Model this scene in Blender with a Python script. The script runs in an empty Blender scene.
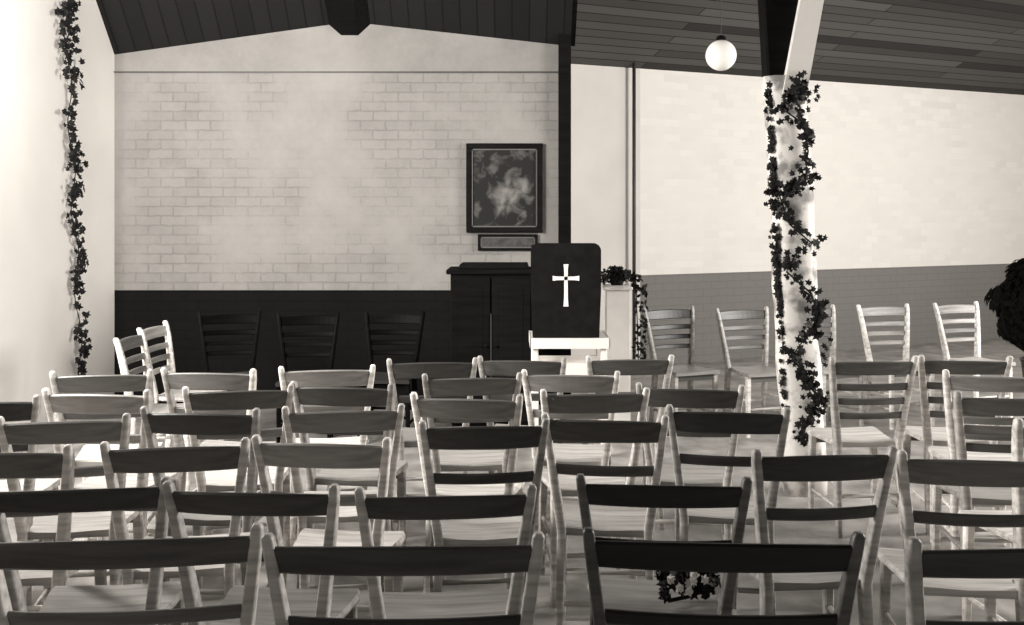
import bpy, bmesh, math, random
from mathutils import Vector, Matrix
random.seed(7)
S = bpy.context.scene
C = S.collection
S.view_settings.view_transform = 'Standard'

# ---------------------------------------------------------------- materials
def nt(name):
    m = bpy.data.materials.new(name); m.use_nodes = True
    t = m.node_tree; b = t.nodes['Principled BSDF']
    return m, t, b
def warm(v): return (v, v*0.955, v*0.90, 1)
def paint(name, v, rough=0.7, amt=0.12, scale=3.0, emit=0, detail=6, bump=0.0, spec=.5, lo=.3, hi=.7):
    m, t, b = nt(name)
    n = t.nodes.new('ShaderNodeTexNoise'); n.inputs['Scale'].default_value = scale; n.inputs['Detail'].default_value = detail
    tc = t.nodes.new('ShaderNodeTexCoord'); t.links.new(tc.outputs['Object'], n.inputs['Vector'])
    r = t.nodes.new('ShaderNodeValToRGB')
    r.color_ramp.elements[0].position = lo; r.color_ramp.elements[1].position = hi
    r.color_ramp.elements[0].color = warm(v*(1-amt)); r.color_ramp.elements[1].color = warm(min(1, v*(1+amt)))
    t.links.new(n.outputs['Fac'], r.inputs['Fac']); t.links.new(r.outputs['Color'], b.inputs['Base Color'])
    b.inputs['Roughness'].default_value = rough; b.inputs['Specular IOR Level'].default_value = spec
    if emit:
        b.inputs['Emission Color'].default_value = warm(1); b.inputs['Emission Strength'].default_value = emit
    if bump:
        bp = t.nodes.new('ShaderNodeBump'); bp.inputs['Strength'].default_value = bump; bp.inputs['Distance'].default_value = .01
        t.links.new(n.outputs['Fac'], bp.inputs['Height']); t.links.new(bp.outputs['Normal'], b.inputs['Normal'])
    return m
def wood(name, v, amt=0.35, rough=0.42, stretch=(2, 30, 30), spec=.4):
    m, t, b = nt(name)
    tc = t.nodes.new('ShaderNodeTexCoord'); mp = t.nodes.new('ShaderNodeMapping'); mp.inputs['Scale'].default_value = stretch
    n = t.nodes.new('ShaderNodeTexNoise'); n.inputs['Scale'].default_value = 1.5; n.inputs['Detail'].default_value = 5
    oi = t.nodes.new('ShaderNodeObjectInfo')
    t.links.new(tc.outputs['Object'], mp.inputs['Vector']); t.links.new(mp.outputs['Vector'], n.inputs['Vector'])
    r = t.nodes.new('ShaderNodeValToRGB')
    r.color_ramp.elements[0].position = .3; r.color_ramp.elements[1].position = .7
    r.color_ramp.elements[0].color = warm(v*(1-amt)); r.color_ramp.elements[1].color = warm(min(1, v*(1+amt)))
    t.links.new(n.outputs['Fac'], r.inputs['Fac'])
    hs = t.nodes.new('ShaderNodeHueSaturation')
    mr = t.nodes.new('ShaderNodeMapRange'); mr.inputs['To Min'].default_value = .65; mr.inputs['To Max'].default_value = 1.35
    t.links.new(oi.outputs['Random'], mr.inputs['Value']); t.links.new(mr.outputs['Result'], hs.inputs['Value'])
    t.links.new(r.outputs['Color'], hs.inputs['Color']); t.links.new(hs.outputs['Color'], b.inputs['Base Color'])
    b.inputs['Roughness'].default_value = rough; b.inputs['Specular IOR Level'].default_value = spec
    return m
def brick(name, v, mortar, dado_v, dado_z, mort_size=.010, stain_shade=.35, fade=.5, plain_z=9.0, sscale=1.6):
    m, t, b = nt(name); L = t.links
    tc = t.nodes.new('ShaderNodeTexCoord'); sp = t.nodes.new('ShaderNodeSeparateXYZ'); cb = t.nodes.new('ShaderNodeCombineXYZ')
    L.new(tc.outputs['Object'], sp.inputs[0]); L.new(sp.outputs['X'], cb.inputs['X']); L.new(sp.outputs['Z'], cb.inputs['Y'])
    nz = t.nodes.new('ShaderNodeTexNoise'); nz.inputs['Scale'].default_value = 22; L.new(tc.outputs['Object'], nz.inputs['Vector'])
    va = t.nodes.new('ShaderNodeVectorMath'); va.operation = 'MULTIPLY_ADD'
    va.inputs[1].default_value = (.022, .022, 0); L.new(nz.outputs['Color'], va.inputs[0]); L.new(cb.outputs[0], va.inputs[2])
    bk = t.nodes.new('ShaderNodeTexBrick'); L.new(va.outputs[0], bk.inputs['Vector'])
    bk.inputs['Scale'].default_value = 1; bk.inputs['Brick Width'].default_value = .205; bk.inputs['Row Height'].default_value = .078
    bk.inputs['Mortar Size'].default_value = mort_size; bk.inputs['Mortar Smooth'].default_value = 1
    bk.inputs['Color1'].default_value = warm(v); bk.inputs['Color2'].default_value = warm(v*.9); bk.inputs['Mortar'].default_value = warm(mortar)
    n3 = t.nodes.new('ShaderNodeTexNoise'); n3.inputs['Scale'].default_value = 1.6; n3.inputs['Detail'].default_value = 5; L.new(tc.outputs['Object'], n3.inputs['Vector'])
    r3 = t.nodes.new('ShaderNodeMapRange'); r3.inputs['From Min'].default_value = .38; r3.inputs['From Max'].default_value = .58
    r3.inputs['To Min'].default_value = 0; r3.inputs['To Max'].default_value = 1; L.new(n3.outputs['Fac'], r3.inputs['Value'])
    mf = t.nodes.new('ShaderNodeMath'); mf.operation = 'MULTIPLY'; mf.inputs[1].default_value = fade; L.new(r3.outputs[0], mf.inputs[0])
    gt = t.nodes.new('ShaderNodeMath'); gt.operation = 'GREATER_THAN'; gt.inputs[1].default_value = plain_z; L.new(sp.outputs['Z'], gt.inputs[0])
    mm = t.nodes.new('ShaderNodeMath'); mm.operation = 'MAXIMUM'; L.new(mf.outputs[0], mm.inputs[0]); L.new(gt.outputs[0], mm.inputs[1])
    m0 = t.nodes.new('ShaderNodeMix'); m0.data_type = 'RGBA'; L.new(mm.outputs[0], m0.inputs[0]); L.new(bk.outputs['Color'], m0.inputs[6]); m0.inputs[7].default_value = warm(v*.93)
    n2 = t.nodes.new('ShaderNodeTexNoise'); n2.inputs['Scale'].default_value = sscale; n2.inputs['Detail'].default_value = 9; n2.inputs['Roughness'].default_value = .7; L.new(tc.outputs['Object'], n2.inputs['Vector'])
    r2 = t.nodes.new('ShaderNodeValToRGB'); r2.color_ramp.elements[0].position = .3; r2.color_ramp.elements[1].position = .7
    r2.color_ramp.elements[0].color = (1-stain_shade,)*3+(1,); r2.color_ramp.elements[1].color = (1, 1, 1, 1)
    L.new(n2.outputs['Fac'], r2.inputs['Fac'])
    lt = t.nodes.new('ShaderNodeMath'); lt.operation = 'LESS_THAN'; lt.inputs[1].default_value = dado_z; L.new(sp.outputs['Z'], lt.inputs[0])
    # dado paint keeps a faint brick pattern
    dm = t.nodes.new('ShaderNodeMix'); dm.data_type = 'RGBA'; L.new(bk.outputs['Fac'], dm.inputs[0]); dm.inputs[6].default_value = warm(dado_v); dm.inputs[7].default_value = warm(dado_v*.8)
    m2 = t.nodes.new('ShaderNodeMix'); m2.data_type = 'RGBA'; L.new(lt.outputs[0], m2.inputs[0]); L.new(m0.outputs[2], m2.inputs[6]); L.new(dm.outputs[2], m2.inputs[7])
    mx = t.nodes.new('ShaderNodeMix'); mx.data_type = 'RGBA'; mx.blend_type = 'MULTIPLY'; mx.inputs[0].default_value = 1
    L.new(m2.outputs[2], mx.inputs[6]); L.new(r2.outputs['Color'], mx.inputs[7])
    L.new(mx.outputs[2], b.inputs['Base Color']); b.inputs['Roughness'].default_value = .9; b.inputs['Specular IOR Level'].default_value = .06
    bp = t.nodes.new('ShaderNodeBump'); bp.invert = True; bp.inputs['Distance'].default_value = .003
    st = t.nodes.new('ShaderNodeMath'); st.operation = 'MULTIPLY_ADD'; st.inputs[1].default_value = -.15; st.inputs[2].default_value = .15
    L.new(mm.outputs[0], st.inputs[0]); L.new(st.outputs[0], bp.inputs['Strength'])
    L.new(bk.outputs['Fac'], bp.inputs['Height']); L.new(bp.outputs['Normal'], b.inputs['Normal'])
    return m
def planks(name, v, w=.12, axis='Y', k=2.6):
    m, t, b = nt(name); L = t.links
    tc = t.nodes.new('ShaderNodeTexCoord'); mp = t.nodes.new('ShaderNodeMapping')
    if axis == 'X': mp.inputs['Rotation'].default_value = (0, 0, math.pi/2)
    L.new(tc.outputs['Object'], mp.inputs['Vector'])
    bk = t.nodes.new('ShaderNodeTexBrick'); L.new(mp.outputs[0], bk.inputs['Vector']); bk.inputs['Scale'].default_value = 1
    bk.inputs['Brick Width'].default_value = 4.1; bk.inputs['Row Height'].default_value = w; bk.inputs['Mortar Size'].default_value = .006
    bk.inputs['Color1'].default_value = warm(v); bk.inputs['Color2'].default_value = warm(v*k); bk.inputs['Mortar'].default_value = warm(v*.2)
    L.new(bk.outputs['Color'], b.inputs['Base Color']); b.inputs['Roughness'].default_value = .7; b.inputs['Specular IOR Level'].default_value = .2
    return m

M_WHITE = paint('white_plaster', .84, .8, .04, 2)
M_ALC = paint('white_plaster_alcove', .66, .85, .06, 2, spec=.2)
M_BRICK = brick('painted_brick', .325, .235, .010, .94, .011, stain_shade=.32, fade=.9, plain_z=2.727)  # noise mottling: paint stains plus soft grey shade put into the colour
M_BRICK2 = brick('painted_brick_pale', .86, .79, .21, .94, .006, .06, fade=.8)
M_FLOOR = paint('floor_lino', .30, .45, .45, 5)
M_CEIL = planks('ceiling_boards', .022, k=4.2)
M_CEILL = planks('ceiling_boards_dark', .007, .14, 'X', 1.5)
M_DARKW = wood('dark_timber', .015, spec=.15)
M_CAB = wood('cabinet_wood', .006, spec=.05, rough=.8)
M_BLACK = paint('black_cloth', .008, .9, .3, 20, spec=.1)
M_PALEP = paint('peeling_limewash', .50, .8, .5, 8, bump=.4, lo=.38, hi=.52)
M_CLOTHW = paint('white_linen', .80, .8, .05, 8)
M_GLOBE = paint('opal_glass', .80, .2, .02, 2, emit=.12)
M_LEAF = paint('dark_ivy_leaf', .010, .7, .6, 30, spec=.15)
M_LEAF2 = paint('ivy_leaf_lighter', .07, .6, .6, 30, spec=.3)
M_PIPE = paint('dark_metal', .04, .5, .2, 8)
M_FLOWER = paint('pale_petals', .7, .6, .1, 30)
# rails, seat, posts
TONES = {
 'black': (wood('wood_near_black', .016), wood('seat_dark', .16), wood('post_near_black', .10)),
 'dark': (wood('wood_dark', .048), wood('seat_brown', .36), wood('post_dark', .38)),
 'mid': (wood('wood_mid', .12), wood('seat_mid', .46), wood('post_mid', .55)),
 'light': (wood('wood_light', .26), wood('seat_light', .60), wood('post_light', .70)),
 'shade': (wood('wood_shaded', .004, spec=.02), wood('seat_shaded', .04, spec=.05), wood('post_shaded', .004, spec=.02)),  # shade by the rear wall is put into these chair colours
}
TONELAB = {'black': 'near-black stained', 'dark': 'dark-stained', 'mid': 'medium brown', 'light': 'pale varnished', 'shade': 'shade-darkened'}

# ---------------------------------------------------------------- mesh builder
class B:
    def __init__(s): s.bm = bmesh.new()
    def box(s, x0, x1, y0, y1, z0, z1, bev=0):
        r = bmesh.ops.create_cube(s.bm, size=1)
        for v in r['verts']:
            v.co = Vector(((x0+x1)/2+v.co.x*(x1-x0), (y0+y1)/2+v.co.y*(y1-y0), (z0+z1)/2+v.co.z*(z1-z0)))
        if bev:
            es = list({e for v in r['verts'] for e in v.link_edges})
            bmesh.ops.bevel(s.bm, geom=es, offset=bev, segments=2, affect='EDGES', profile=.5)
        return s
    def loft(s, rings):
        vr = [[s.bm.verts.new(p) for p in r] for r in rings]
        n = len(vr[0])
        for a, b in zip(vr, vr[1:]):
            for i in range(n):
                s.bm.faces.new((a[i], a[(i+1) % n], b[(i+1) % n], b[i]))
        s.bm.faces.new(vr[0][::-1]); s.bm.faces.new(vr[-1])
        return s
    def sweep(s, path, hw, hd, ch=.3, cap=0):
        rings = []; n = len(path)
        for i, p in enumerate(path):
            a = hw[i] if isinstance(hw, (list, tuple)) else hw
            d = hd[i] if isinstance(hd, (list, tuple)) else hd
            c = min(a, d)*ch
            q = [(-a, -d+c), (-a+c, -d), (a-c, -d), (a, -d+c), (a, d-c), (a-c, d), (-a+c, d), (-a, d-c)]
            rings.append([(p[0]+u, p[1]+w, p[2]) for u, w in q])
        if cap:
            p = path[-1]
            rings.append([((x-p[0])*.6+p[0], (y-p[1])*.6+p[1], z+cap) for x, y, z in rings[-1]])
        return s.loft(rings)
    def tube(s, path, r, n=8):
        path = [Vector(p) for p in path]; rings = []
        for i, p in enumerate(path):
            d = (path[min(i+1, len(path)-1)]-path[max(i-1, 0)]).normalized()
            up = Vector((0, 0, 1)) if abs(d.z) < .9 else Vector((1, 0, 0))
            u = d.cross(up).normalized(); w = d.cross(u)
            rr = r[i] if isinstance(r, (list, tuple)) else r
            rings.append([p+u*math.cos(2*math.pi*k/n)*rr+w*math.sin(2*math.pi*k/n)*rr for k in range(n)])
        return s.loft(rings)
    def lathe(s, prof, cx=0, cy=0, n=20):
        return s.loft([[(cx+r*math.cos(2*math.pi*k/n), cy+r*math.sin(2*math.pi*k/n), z) for k in range(n)] for r, z in prof])
    def board(s, w, z0, z1, y0, y1, th, bow, arch=0, n=10):
        rings = []
        for i in range(n+1):
            u = -1+2*i/n; x = u*w/2; k = 1-u*u
            zt = z1+arch*k; yb = y0-bow*k; yt = y1-bow*k; c = th*.3
            rings.append([(x, yb, z0+c), (x, yb+c, z0), (x, yb+th-c, z0), (x, yb+th, z0+c),
                          (x, yt+th, zt-c), (x, yt+th-c, zt), (x, yt+c, zt), (x, yt, zt-c)])
        return s.loft(rings)
    def leaf(s, p, size, nrm=None):
        nrm = Vector(nrm) if nrm is not None else Vector((random.uniform(-1, 1), random.uniform(-1, .2), random.uniform(-.3, 1)))
        if nrm.length < .01: nrm = Vector((0, -1, 0))
        q = nrm.to_track_quat('Z', 'Y') @ Matrix.Rotation(random.uniform(0, 6.28), 3, 'Z').to_quaternion()
        sh = [(0, -.5), (.45, -.35), (.3, -.05), (.6, .2), (.2, .25), (0, .7), (-.2, .25), (-.6, .2), (-.3, -.05), (-.45, -.35)]
        c = s.bm.verts.new(Vector(p)+q @ Vector((0, 0, .12*size)))
        vs = [s.bm.verts.new(Vector(p)+q @ Vector((x*size, y*size, 0))) for x, y in sh]
        for i in range(len(vs)):
            s.bm.faces.new((c, vs[i], vs[(i+1) % len(vs)]))
        return s
    def mesh(s, name, mat, smooth=False, normals=True):
        if normals: bmesh.ops.recalc_face_normals(s.bm, faces=s.bm.faces)
        me = bpy.data.meshes.new(name); s.bm.to_mesh(me); s.bm.free()
        me.materials.append(mat)
        if smooth:
            for p in me.polygons: p.use_smooth = True
        return me

def struct(name, me, loc=(0, 0, 0), rz=0):
    o = bpy.data.objects.new(name, me); C.objects.link(o); o.location = loc; o.rotation_euler[2] = rz
    o['kind'] = 'structure'; return o
def thing(name, label, cat, loc, rz=0, group=None):
    e = bpy.data.objects.new(name, None); e.empty_display_size = .1; C.objects.link(e)
    e.location = loc; e.rotation_euler[2] = rz; e['label'] = label; e['category'] = cat
    if group: e['group'] = group
    return e
def part(par, name, me, label=None, loc=(0, 0, 0)):
    o = bpy.data.objects.new(name, me); C.objects.link(o); o.parent = par; o.location = loc
    if label: o['label'] = label
    return o

# ---------------------------------------------------------------- room
XL = -3.26; YB = 8.2; ZC = 4.05
ang = math.atan2(2.7, 5.34)
struct('floor', B().box(XL-.15, 9.2, -1.5, 14.6, -.1, 0).mesh('floor', M_FLOOR))
struct('wall_left', B().box(XL-.15, XL, -1.5, YB+.15, 0, ZC).mesh('wall_left', M_WHITE))
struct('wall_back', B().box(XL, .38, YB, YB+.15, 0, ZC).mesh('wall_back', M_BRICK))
struct('wall_return', B().box(.30, .38, YB+.15, 9.95, 0, ZC).mesh('wall_return', M_ALC))
struct('wall_rear_right', B().box(.0, 9.0, 0, .15, 0, 3.25).mesh('wall_rr', M_BRICK2), (1.32, 10.3, 0), ang)
struct('wall_alcove', B().box(-1.1, 0, 0, .15, 0, 3.25).mesh('wall_alcove', M_ALC), (1.32, 10.3, 0), ang)
struct('wall_right', B().box(9.05, 9.2, -1.5, 14.6, 0, ZC).mesh('wall_right', M_WHITE))
struct('trim_1', B().box(XL, .38, YB-.015, YB, 2.722, 2.732).mesh('batten', M_PIPE))
struct('trim_2', B().box(.38, .48, 8.12, 8.3, 0, 3.75, .01).mesh('corner_post', M_CAB))
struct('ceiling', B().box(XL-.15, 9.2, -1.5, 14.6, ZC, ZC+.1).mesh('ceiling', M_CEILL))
b = B()
def zl(x): return 3.14-(.139 if x < -1.33 else .11)*abs(x+1.33)
for xa, xb in ((XL, -1.33), (-1.33, .48)):
    q = []
    for x in (xa, xb):
        z = zl(x); q.append([(x, YB, z), (x, YB-(ZC-z), ZC), (x, YB-(ZC-z)+.12, ZC), (x, YB, z+.12)])
    b.loft(q)
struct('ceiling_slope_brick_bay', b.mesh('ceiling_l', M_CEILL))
b = B(); b.loft([[(.44, YB+.05, 2.95), (.44, 7.05, ZC), (.44, YB+.05, ZC)], [(.52, YB+.05, 2.95), (.52, 7.05, ZC), (.52, YB+.05, ZC)]])
struct('ceiling_fascia', b.mesh('fascia', M_CAB))
R = Matrix.Rotation(-ang, 3, 'Z')
def loc(p): return R @ (Vector(p)-Vector((1.32, 10.3, 0)))
q0 = [loc(p) for p in ((.48, 9.875, 3.06), (9.05, 14.21, 3.15), (9.05, 11.33, 4.05), (.48, 7.0, 4.05))]
b = B(); b.loft([q0, [p+Vector((0, 0, .08)) for p in q0]])
struct('ceiling_slope_right_bay', b.mesh('ceiling_r', M_CEIL), (1.32, 10.3, 0), ang)
b = B(); zz = 3.14
b.loft([[(-1.55, YB, zz+.02), (-1.40, YB, zz-.11), (-1.26, YB, zz-.11), (-1.12, YB, zz+.02)],
        [(-1.55, YB-1, zz+1.02), (-1.40, YB-1, zz+.85), (-1.26, YB-1, zz+.85), (-1.12, YB-1, zz+1.02)]])
struct('trim_3', b.mesh('ridge_beam', M_CAB))
struct('trim_4', B().tube([(1.24, 10.16, 0), (1.24, 10.16, 3.2)], .018).mesh('pipe', M_PIPE, True))

# ---------------------------------------------------------------- chairs
def chair_meshes(kind, tone):
    mf, ms, mp = TONES[tone]
    W, H = {'two': (.44, .85), 'slim': (.46, .85), 'wide': (.58, .88), 'ladder': (.44, .86)}[kind]
    hw = W/2-.014; sc = H/.85
    def yy(z):
        z = z/sc
        return .07*((.85-z)/.41)**.7 if z > .44 else .07-.045*((.44-z)/.44)**1.5
    def xx(z):
        z = z/sc
        return hw-.055*((.85-z)/.41) if z > .44 else hw-.055+.010*(.44-z)/.44
    zs = [0, .12, .24, .36, .44, .52, .60, .68, .76, .82, .856]
    zs = [z*sc for z in zs]
    P = []
    for sg in (-1, 1):
        P.append(('back_post', B().sweep([(sg*xx(min(z, .85*sc)), yy(min(z, .85*sc))+.012, z) for z in zs],
                 [.012, .013, .014, .015, .016, .016, .015, .014, .013, .013, .012], [.016, .018, .021, .023, .024, .023, .021, .019, .018, .016, .014], cap=.008).mesh('back_post', mp, True)))
    sd = .41; sx = hw-.03
    for sg in (-1, 1):
        P.append(('leg', B().sweep([(sg*(sx-.01), sd-.02, 0), (sg*(sx-.012), sd-.025, .25), (sg*(sx-.015), sd-.03, .43)], [.012, .015, .017], [.012, .015, .017]).mesh('leg', mp)))
    b = B(); n = 10; rings = []
    for i in range(n+1):
        t = i/n; y = .075+t*(sd-.075+.012); w = (sx-.032)+(t*.045) if t < .95 else sx+.004
        top = .447-.006*math.sin(math.pi*t)
        rings.append([(-w, y, .423), (w, y, .423), (w+.003, y, .433), (w-.004, y, top+.002), (0, y, top-.004), (-w+.004, y, top+.002), (-w-.003, y, .433)])
    P.append(('seat', b.loft(rings).mesh('seat', ms)))
    def rail(nm, z0, z1, arch=0, bow=.022, th=.016):
        zm = (z0+z1)/2
        P.append((nm, B().board(2*xx(zm)-.014, z0, z1, yy(z0), yy(z1), th, bow, arch).mesh(nm, mf, False)))
    if kind == 'ladder':
        rail('top_rail', .782, .845, .006); rail('slat', .705, .74); rail('slat', .635, .668); rail('slat', .565, .597)
    elif kind in ('slim', 'wide'):
        rail('top_rail', .782*sc, .838*sc, .006); rail('slat', .66*sc, .69*sc)
    else:
        rail('top_rail', .766*sc, .838*sc, .008); rail('slat', .645*sc, .682*sc)
    xs = xx(.2)
    for z in (.13, .24):
        for sg in (-1, 1):
            P.append(('stretcher', B().tube([(sg*(xs-.003), yy(z)+.015, z), (sg*(sx-.012), sd-.022, z+.01)], .009, 6).mesh('stretcher', mp, True)))
    P.append(('stretcher', B().tube([(-sx+.015, sd-.025, .19), (sx-.015, sd-.025, .19)], .010, 6).mesh('stretcher', mp, True)))
    P.append(('stretcher', B().tube([(-xs+.005, yy(.19)+.012, .19), (xs-.005, yy(.19)+.012, .19)], .010, 6).mesh('stretcher', mp, True)))
    P.append(('apron', B().box(-sx+.02, sx-.02, sd-.034, sd-.018, .38, .424).mesh('apron', mf)))
    for _, me in P:
        me.transform(Matrix.Translation((0, -.22, 0)))
    return P
CACHE = {}
def chair(kind, tone, x, ytop, rot=0, extra='', group='chairs in rows', center=False):
    k = (kind, tone)
    if k not in CACHE: CACHE[k] = chair_meshes(kind, tone)
    lab = TONELAB[tone]+' wooden '+{'ladder': 'ladder-back chair', 'two': 'chair with broad curved top rail', 'slim': 'chair with narrow top rail', 'wide': 'wide chair with narrow top rail'}[kind]
    if extra: lab += ' '+extra
    e = thing('wooden_chair', lab, 'chair', (x, ytop if center else ytop+.22, 0), math.radians(rot), group)
    for nm, me in CACHE[k]:
        part(e, nm, me, 'paler wooden seat' if nm == 'seat' else None)  # seats take a paler tone than the rails
    return e

# nearest row
for x, y, r, t in ((-.83, 2.07, 5, 'mid'), (-.225, 2.03, 1, 'dark'), (.445, 2.05, -3, 'black'), (1.07, 2.02, 4, 'dark')):
    chair('wide', t, x, y, r)
for x, y, r, t in ((-1.14, 2.56, 7, 'dark'), (-.65, 2.53, -4, 'dark'), (-.18, 2.50, 4, 'dark'), (.41, 2.60, -4, 'black')):
    chair('slim', t, x, y, r)
for x, y, r, t in ((-1.53, 2.95, 2, 'mid'), (-1.05, 3.02, 8, 'mid'), (-.57, 3.07, -5, 'light'), (-.11, 3.32, 5, 'dark'), (.34, 3.42, -6, 'mid'), (.90, 2.92, 5, 'dark'), (1.36, 2.86, -7, 'mid')):
    chair('two', t, x, y, r)
for x, y, r, t in ((-1.56, 3.40, 8, 'mid'), (-1.09, 3.54, -5, 'dark'), (-.63, 3.58, 7, 'mid'), (-.15, 3.82, -7, 'light'), (.31, 3.93, 5, 'mid'), (.80, 3.56, -8, 'dark')):
    chair('two', t, x, y, r)
for x, y, r, t in ((-2.04, 3.75, 9, 'dark'), (-1.62, 3.92, -4, 'light'), (-1.13, 4.00, 9, 'mid'), (-.67, 4.08, -7, 'dark'), (-.19, 4.32, 5, 'mid'), (.28, 4.40, -6, 'light'), (.75, 4.04, -8, 'mid')):
    chair('two', t, x, y, r)
for x, y, r, t in ((-1.84, 4.40, 8, 'mid'), (-1.34, 4.46, -5, 'mid'), (-.87, 4.54, 8, 'light'), (-.40, 4.78, 5, 'dark'), (.07, 4.84, -6, 'mid'), (.56, 4.88, 5, 'mid')):
    chair('two', t, x, y, r)
# right-hand block
for x, y, r, t in ((1.72, 4.78, 4, 'mid'), (2.20, 4.80, -5, 'mid'), (2.13, 4.32, -9, 'light'), (2.62, 4.4, -3, 'mid'), (1.93, 3.80, -5, 'mid'), (1.86, 3.32, 6, 'light')):
    chair('ladder', t, x, y, r, 'beside the ivy-wrapped post', 'ladder-back chairs by the post')
# chairs against the rear walls
for x, y, r, t in ((1.24, 7.25, 202, 'dark'), (1.76, 7.2, 197, 'mid'), (2.32, 7.35, 200, 'mid'), (2.88, 7.45, 192, 'light'), (3.55, 7.65, 200, 'light')):
    chair('ladder', t, x, y, r, 'facing the rows', 'chairs along the rear wall', True)
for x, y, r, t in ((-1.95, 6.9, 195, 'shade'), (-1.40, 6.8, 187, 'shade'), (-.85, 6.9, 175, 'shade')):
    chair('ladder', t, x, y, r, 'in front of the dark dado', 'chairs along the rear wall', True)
for x, y, r, t in ((-1.98, 5.72, 272, 'mid'), (-2.03, 6.22, 268, 'light')):
    chair('ladder', t, x, y, r, 'turned sideways by the white wall', 'chairs along the rear wall', True)

# ---------------------------------------------------------------- table, lectern with cross
tb = thing('side_table', 'small white-draped table carrying the tabletop lectern', 'table', (.37, 6.6, 0))
part(tb, 'tabletop', B().box(-.25, .25, -.22, .22, .735, .765, .005).mesh('tabletop', M_CLOTHW))
part(tb, 'table_cloth', B().box(-.255, .255, -.226, -.220, .70, .767).box(-.255, -.250, -.226, .22, .70, .767).box(.250, .255, -.226, .22, .70, .767).mesh('cloth', M_CLOTHW), 'white linen drop')
for sx in (-1, 1):
    for sy in (-1, 1):
        part(tb, 'leg', B().sweep([(sx*.22, sy*.18, 0), (sx*.22, sy*.18, .735)], .02, .02).mesh('leg', M_CLOTHW))
part(tb, 'shelf', B().box(-.23, .23, -.19, .19, .50, .60, .004).mesh('shelf', M_CLOTHW), 'white boxed lower shelf')
le = thing('lectern', 'tabletop lectern draped in black cloth with white cross', 'lectern', (.345, 6.52, .768))
part(le, 'stand', B().box(-.16, .16, .0, .18, 0, .52, .01).mesh('stand', M_DARKW))
b = B()
b.loft([[(-.215, -.10, .535), (.215, -.10, .535), (.215, .2, .56), (-.215, .2, .56)], [(-.215, -.10, .56), (.215, -.10, .56), (.215, .2, .585), (-.215, .2, .585)]])
part(le, 'book_rest', b.mesh('book_rest', M_CAB))
b = B(); w, h, rr = .225, .605, .05
out = [(-w+.012, 0), (w-.012, 0), (w, .3)]
for k in range(7):
    a = k/6*math.pi/2; out.append((w-rr+rr*math.cos(a), h-rr+rr*math.sin(a)))
for k in range(7):
    a = math.pi/2+k/6*math.pi/2; out.append((-w+rr+rr*math.cos(a), h-rr+rr*math.sin(a)))
out.append((-w, .3))
b.loft([[(x, -.125, z) for x, z in out], [(x, -.108, z) for x, z in out]])
part(le, 'parament', b.mesh('parament', M_BLACK), 'black hanging cloth')
b = B(); cz = .35; th0, th1 = -.131, -.124
def flare(x0, z0, x1, z1):
    d = Vector((x1-x0, z1-z0)); n = Vector((-d.y, d.x)).normalized()
    pts = []
    for t, hw_ in ((0, .011), (.7, .012), (1, .016)):
        pts.append((x0+d.x*t+n.x*hw_, z0+d.y*t+n.y*hw_))
    for t, hw_ in ((1, .016), (.7, .012), (0, .011)):
        pts.append((x0+d.x*t-n.x*hw_, z0+d.y*t-n.y*hw_))
    b.loft([[(x, th0, z) for x, z in pts], [(x, th1, z) for x, z in pts]])
flare(0, cz+.02, 0, cz+.12); flare(0, cz+.04, 0, cz-.15); flare(-.01, cz+.03, .085, cz+.03); flare(.01, cz+.03, -.085, cz+.03)
part(le, 'cross', b.mesh('cross', M_CLOTHW), 'white latin cross with slightly flared ends')

# ---------------------------------------------------------------- dark cabinet
cb = thing('cabinet', 'tall dark wooden cabinet against the dark dado', 'cabinet', (-.16, 7.35, 0))
part(cb, 'body', B().box(-.28, .30, -.2, .22, .06, 1.13, .006).mesh('body', M_CAB))
part(cb, 'plinth', B().box(-.27, .29, -.18, .21, 0, .06).mesh('plinth', M_CAB))
part(cb, 'cornice', B().box(-.31, .33, -.23, .24, 1.13, 1.165, .01).box(-.22, .28, -.18, .2, 1.165, 1.20, .01).mesh('cornice', M_CAB))
for sx in (-1, 1):
    x0, x1 = (-.27, .003) if sx < 0 else (.017, .29)
    d = part(cb, 'door', B().box(x0, x1, -.215, -.2, .08, 1.11, .003).box(x0+.05, x1-.05, -.219, -.213, .15, 1.04, .003).mesh('door', M_CAB))
    part(d, 'knob', B().lathe([(.002, 0), (.010, .004), (.012, .012), (.006, .02)], 0, 0, 10).mesh('knob', M_CAB, True), None, (x1-.03 if sx < 0 else x0+.03, -.215, .62)).rotation_euler[0] = math.pi/2
part(cb, 'edge_strip', B().box(.006, .014, -.222, -.205, .3, .85).mesh('strip', paint('edge_dull', .03)), 'dull edge strip between the doors')

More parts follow.
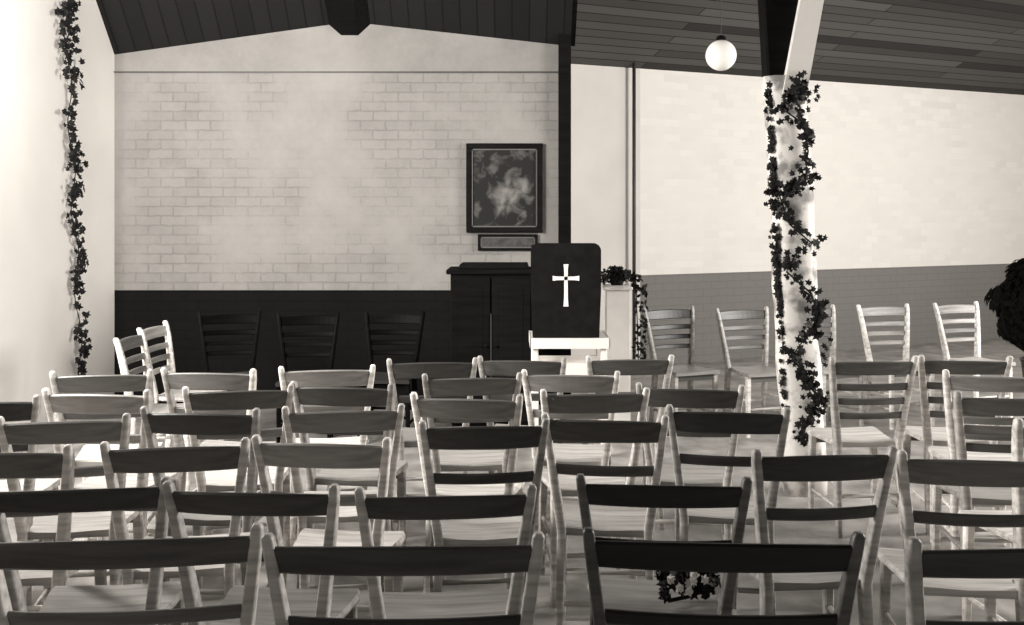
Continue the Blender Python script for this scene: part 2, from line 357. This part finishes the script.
# ---------------------------------------------------------------- picture & plaque
def artmat():
    m, t, b_ = nt('dark_painting'); L = t.links
    tc = t.nodes.new('ShaderNodeTexCoord')
    n = t.nodes.new('ShaderNodeTexNoise'); n.inputs['Scale'].default_value = 9; n.inputs['Detail'].default_value = 6; n.inputs['Distortion'].default_value = .5
    L.new(tc.outputs['Object'], n.inputs['Vector'])
    g = t.nodes.new('ShaderNodeTexGradient'); g.gradient_type = 'SPHERICAL'
    mp = t.nodes.new('ShaderNodeMapping'); mp.inputs['Location'].default_value = (-.15, 0, .25); mp.inputs['Scale'].default_value = (4.2, 1, 3.6)
    L.new(tc.outputs['Object'], mp.inputs['Vector']); L.new(mp.outputs[0], g.inputs['Vector'])
    ad = t.nodes.new('ShaderNodeMath'); ad.operation = 'MULTIPLY_ADD'; ad.inputs[1].default_value = .26
    L.new(g.outputs['Fac'], ad.inputs[0]); L.new(n.outputs['Fac'], ad.inputs[2])
    r = t.nodes.new('ShaderNodeValToRGB'); r.color_ramp.elements[0].position = .52; r.color_ramp.elements[0].color = warm(.014)
    r.color_ramp.elements[1].position = .9; r.color_ramp.elements[1].color = warm(.22)
    L.new(ad.outputs[0], r.inputs['Fac']); L.new(r.outputs['Color'], b_.inputs['Base Color']); b_.inputs['Roughness'].default_value = .7
    b_.inputs['Specular IOR Level'].default_value = .2
    return m
M_GILT = paint('dull_gilt', .10, .5)
def frame(name, lab, cat, cx, cz, w, h, fw, mframe, mart, dep=.04):
    e = thing(name, lab, cat, (cx, YB, cz))
    part(e, 'frame', B().box(-w/2, w/2, -dep, -.002, h/2-fw, h/2, .005).box(-w/2, w/2, -dep, -.002, -h/2, -h/2+fw, .005)
         .box(-w/2, -w/2+fw, -dep, -.002, -h/2+fw, h/2-fw, .005).box(w/2-fw, w/2, -dep, -.002, -h/2+fw, h/2-fw, .005).mesh('frame', mframe))
    i = fw
    part(e, 'inner_moulding', B().box(-w/2+i, w/2-i, -dep+.008, -.004, h/2-i-.01, h/2-i).box(-w/2+i, w/2-i, -dep+.008, -.004, -h/2+i, -h/2+i+.01)
         .box(-w/2+i, -w/2+i+.01, -dep+.008, -.004, -h/2+i, h/2-i).box(w/2-i-.01, w/2-i, -dep+.008, -.004, -h/2+i, h/2-i).mesh('moulding', M_GILT))
    part(e, 'canvas', B().box(-w/2+fw, w/2-fw, -.02, -.003, -h/2+fw, h/2-fw).mesh('canvas', mart))
    return e
frame('framed_picture', 'dark framed painting hung on the white brick wall', 'picture', -.062, 1.777, .625, .73, .045, M_CAB, artmat())
frame('plaque', 'small dark framed plaque hung under the painting', 'plaque', -.035, 1.332, .49, .135, .022, M_CAB, paint('plaque_face', .04, .5, .7, 22), .03)

# ---------------------------------------------------------------- pedestal with ivy
pd = thing('pedestal', 'slim white pedestal carrying a trailing ivy', 'pedestal', (.74, 7.05, 0))
part(pd, 'column', B().box(-.085, .085, -.085, .085, .05, 1.03, .006).mesh('column', M_CLOTHW))
part(pd, 'base', B().box(-.11, .11, -.11, .11, 0, .05, .006).mesh('base', M_CLOTHW))
part(pd, 'cap', B().box(-.10, .10, -.10, .10, 1.03, 1.06, .006).mesh('cap', M_CLOTHW))
pl = thing('potted_ivy', 'trailing dark ivy in a small pot on the white pedestal', 'plant', (.74, 7.05, 1.06))
part(pl, 'pot', B().lathe([(.04, 0), (.06, .06), (.065, .07), (.055, .07), (.05, .05)]).mesh('pot', M_DARKW, True))
b = B()
for i in range(190):
    a = random.uniform(0, 6.28); r = random.uniform(.02, .19); b.leaf((r*math.cos(a), r*math.sin(a), .11-r*.4+random.uniform(-.03, .03)), .035)
for i in range(110):
    z = -.55*random.random()**1.5; b.leaf((.150+random.uniform(-.03, .06), random.uniform(-.1, .05), z), .032)
part(pl, 'leaves', b.mesh('leaves', M_LEAF, normals=False))
part(pl, 'stem', B().tube([(0, 0, .07), (.06, 0, .11), (.13, -.03, .05), (.14, -.03, -.3), (.15, -.03, -.55)], .004, 5).mesh('stem', M_LEAF))

# ---------------------------------------------------------------- timber post with brace, ivy
PX = lambda z: 1.635-.049*z
py = 5.6
po = thing('timber_post', 'pale peeling limewashed timber roof post wrapped in ivy', 'post', (1.635, py, 0))
part(po, 'upper_post', B().sweep([(-.118, .0, 2.26), (-.15, 0, 3.2), (-.18, 0, ZC)], [.098, .12, .13], .07, .15).mesh('upper_post', M_CAB), 'dark unpainted upper timber')
part(po, 'shaft', B().sweep([(PX(z)-1.635+.006*math.sin(z*5), -.02, z) for z in [i*.145 for i in range(17)]], [.112+.007*math.sin(i*1.7) for i in range(17)], .085, .55).mesh('shaft', M_PALEP, True), 'pale peeling shaft')
b = B(); b.loft([[(-.15, -.12, 2.22), (-.03, -.12, 2.16), (-.03, -.0, 2.16), (-.15, -.0, 2.22)], [(.20, -.12, ZC), (.32, -.12, ZC), (.32, .0, ZC), (.20, .0, ZC)]])
part(po, 'brace', b.mesh('brace', M_ALC), 'white painted diagonal brace')

iv = thing('ivy_garland', 'dark ivy garland twisting round the pale post', 'garland', (1.635, py, .3))
path = []; bl = B(); bl2 = B()
ctrl = [(2.30, .02), (2.22, .07), (2.15, -.07), (2.05, .06), (1.9, .08), (1.76, .06), (1.66, -.09), (1.5, -.04), (1.40, .07),
        (1.33, -.02), (1.24, -.07), (1.12, .06), (1.0, .09), (.9, .03), (.78, -.06), (.66, .0), (.55, .07), (.42, .0), (.32, -.03)]
for z, dx in ctrl: path.append((PX(z)-1.635+dx, -.122, z-.3))
part(iv, 'stem', B().tube(path, .006, 5).mesh('stem', M_LEAF))
for j, (a, c) in enumerate(zip(path, path[1:])):
    a = Vector(a); c = Vector(c); n = int((c-a).length*(random.choice([70, 170, 290])))+5
    for i in range(n):
        p = a.lerp(c, random.random())+Vector((random.gauss(0, .026), random.uniform(-.03, 0), random.gauss(0, .028)))
        (bl if random.random() < .93 else bl2).leaf(p, random.uniform(.020, .046), (random.uniform(-.7, .7), -1, random.uniform(-.4, .7)))
for i in range(190):
    z = random.choice([random.uniform(.4, 2.3), random.gauss(1.2, .12), random.gauss(1.75, .15)]); z = min(2.3, max(.35, z))
    bl.leaf((PX(z)-1.635-.108+random.gauss(0, .010), -.08, z-.3), random.uniform(.022, .04), (-1, -1, 0))
for zc_, sg in ((2.17, -1), (1.68, -1), (2.22, 1), (1.75, 1), (1.4, 1), (1.02, 1), (1.62, -1), (.8, 1)):
    for i in range(6):
        bl.leaf((PX(zc_)-1.635+sg*random.uniform(.09, .16), -.10, zc_-.3+random.gauss(0, .03)), .030, (random.uniform(-.5, .5), -1, .3))
part(iv, 'leaves', bl.mesh('leaves', M_LEAF, normals=False))
part(iv, 'pale_leaves', bl2.mesh('pale_leaves', M_LEAF2, normals=False), 'lighter ivy leaves')

iv = thing('ivy_garland', 'dark ivy strand hanging down the white plaster wall', 'garland', (XL+.035, 7.38, .35))
path = []
for i in range(34):
    t = i/33; z = 2.95-2.95*t; path.append((.0, .05*math.sin(i*.9)-.17+.27*t, z))
part(iv, 'stem', B().tube(path, .004, 5).mesh('stem', M_LEAF))
bl = B()
for j, (a, c) in enumerate(zip(path, path[1:])):
    a = Vector(a); c = Vector(c)
    cl = random.choice([.1, .5, .9, 1.4]) if a.z > 1.2 else random.choice([.1, .4, .8])
    for i in range(int(15*cl)):
        p = a.lerp(c, random.random())+Vector((random.uniform(.0, .04), random.gauss(0, .05*(cl+.2)), random.gauss(0, .03)))
        bl.leaf(p, random.uniform(.03, .055), (1, random.uniform(-1.4, .2), random.uniform(-.4, .6)))
part(iv, 'leaves', bl.mesh('leaves', M_LEAF, normals=False))

# ---------------------------------------------------------------- globe lamp
gl = thing('pendant_lamp', 'white opal glass globe lamp hanging from the dark ceiling', 'lamp', (1.254, 6.0, 2.51))
b = B(); bmesh.ops.create_uvsphere(b.bm, u_segments=28, v_segments=18, radius=.092)
part(gl, 'globe', b.mesh('globe', M_GLOBE, True))
part(gl, 'fitting', B().lathe([(.028, .085), (.03, .095), (.026, .112), (.008, .12)]).mesh('fitting', M_CAB, True))
part(gl, 'cord', B().tube([(0, 0, .11), (0, 0, ZC-2.51)], .002, 6).mesh('cord', M_DARKW))

# ---------------------------------------------------------------- bush at right edge
bs = thing('potted_plant', 'dense dark leafy plant in a dark tub on a stand', 'plant', (3.64, 6.72, 0))
part(bs, 'tub', B().lathe([(.13, .30), (.17, .32), (.20, .56), (.21, .58), (.19, .58), (.17, .52)]).mesh('tub', M_DARKW, True))
part(bs, 'stand', B().lathe([(.17, 0), (.17, .03), (.04, .06), (.03, .24), (.12, .28), (.14, .30)]).mesh('stand', M_DARKW, True))
part(bs, 'stem', B().tube([(0, 0, .5), (.02, 0, .8), (0, .02, 1.15)], .02, 6).mesh('stem', M_DARKW))
bl = B()
for i in range(7000):
    v = Vector((random.gauss(0, 1), random.gauss(0, 1), random.gauss(0, 1))).normalized()
    k = random.uniform(.5, 1)**.35*(1+.09*math.sin(v.x*7+v.z*6)+.05*math.sin(v.z*11))
    bl.leaf((v.x*.40*k, v.y*.30*k, .92+v.z*.36*k), random.uniform(.04, .06), v+Vector((0, 0, .2)))
part(bs, 'leaves', bl.mesh('leaves', paint('black_green_leaf', .005, .9, .3, 20, spec=.05), normals=False))

# flowers on a seat
fl = thing('flower_bunch', 'small dark leafy bunch with white blossoms on a seat', 'flowers', (.50, 2.84, .45))
bl = B(); bf = B()
for i in range(150):
    v = Vector((random.uniform(-1, 1), random.uniform(-1, 1), random.uniform(.1, 1))); bl.leaf((v.x*.085, v.y*.06, .02+v.z*.085), .03)
for i in range(16):
    v = Vector((random.uniform(-1, 1), random.uniform(-1, .4), random.uniform(.3, 1)))
    for k in range(4): bf.leaf((v.x*.08, v.y*.06-.03, .025+v.z*.08+.002*k), .02, (random.uniform(-.5, .5), -1, .5))
part(fl, 'leaves', bl.mesh('leaves', M_LEAF, normals=False)); part(fl, 'blossom', bf.mesh('blossom', M_FLOWER, normals=False), 'white blossoms')
part(fl, 'stem', B().tube([(-.06, -.02, .008), (.0, .0, .012), (.05, .02, .03)], .006, 5).mesh('stem', M_LEAF))

# ---------------------------------------------------------------- lights
def area(loc_, target, sx, sy, e):
    l = bpy.data.lights.new('window_or_fill_light', 'AREA'); l.shape = 'RECTANGLE'; l.size = sx; l.size_y = sy; l.energy = e; l.color = (1, .97, .93)
    o = bpy.data.objects.new('window_or_fill_light', l); C.objects.link(o); o.location = loc_
    o.rotation_euler = (Vector(target)-Vector(loc_)).to_track_quat('-Z', 'Y').to_euler()
area((-3.1, 4.4, 2.3), (4, 9.8, 1.9), 2.0, 1.5, 470)
area((6.2, 5.0, 2.7), (-3.2, 6.6, 1.6), 2.4, 1.8, 520)
area((-2.9, 5.3, 3.0), (-2.7, 8.2, 2.1), .8, .8, 42)  # added fill, no window here; brightens the left part of the brick wall
area((7.4, 8.3, 2.4), (6.2, 13.0, 2.1), 1.5, 1.2, 95)  # added fill, no window here; lifts the far end of the right wall
w = bpy.data.worlds.new('World'); S.world = w; w.use_nodes = True
w.node_tree.nodes['Background'].inputs[0].default_value = (1, .96, .91, 1); w.node_tree.nodes['Background'].inputs[1].default_value = .30

# ---------------------------------------------------------------- camera
cam = bpy.data.cameras.new('camera'); co = bpy.data.objects.new('camera', cam); C.objects.link(co)
cam.sensor_width = 36; cam.lens = 1000/1024*36; cam.shift_y = -(312.5-217)/1024; cam.clip_start = .05
co.location = (0, 0, 1.54); co.rotation_euler = (math.pi/2, 0, 0)
S.camera = co
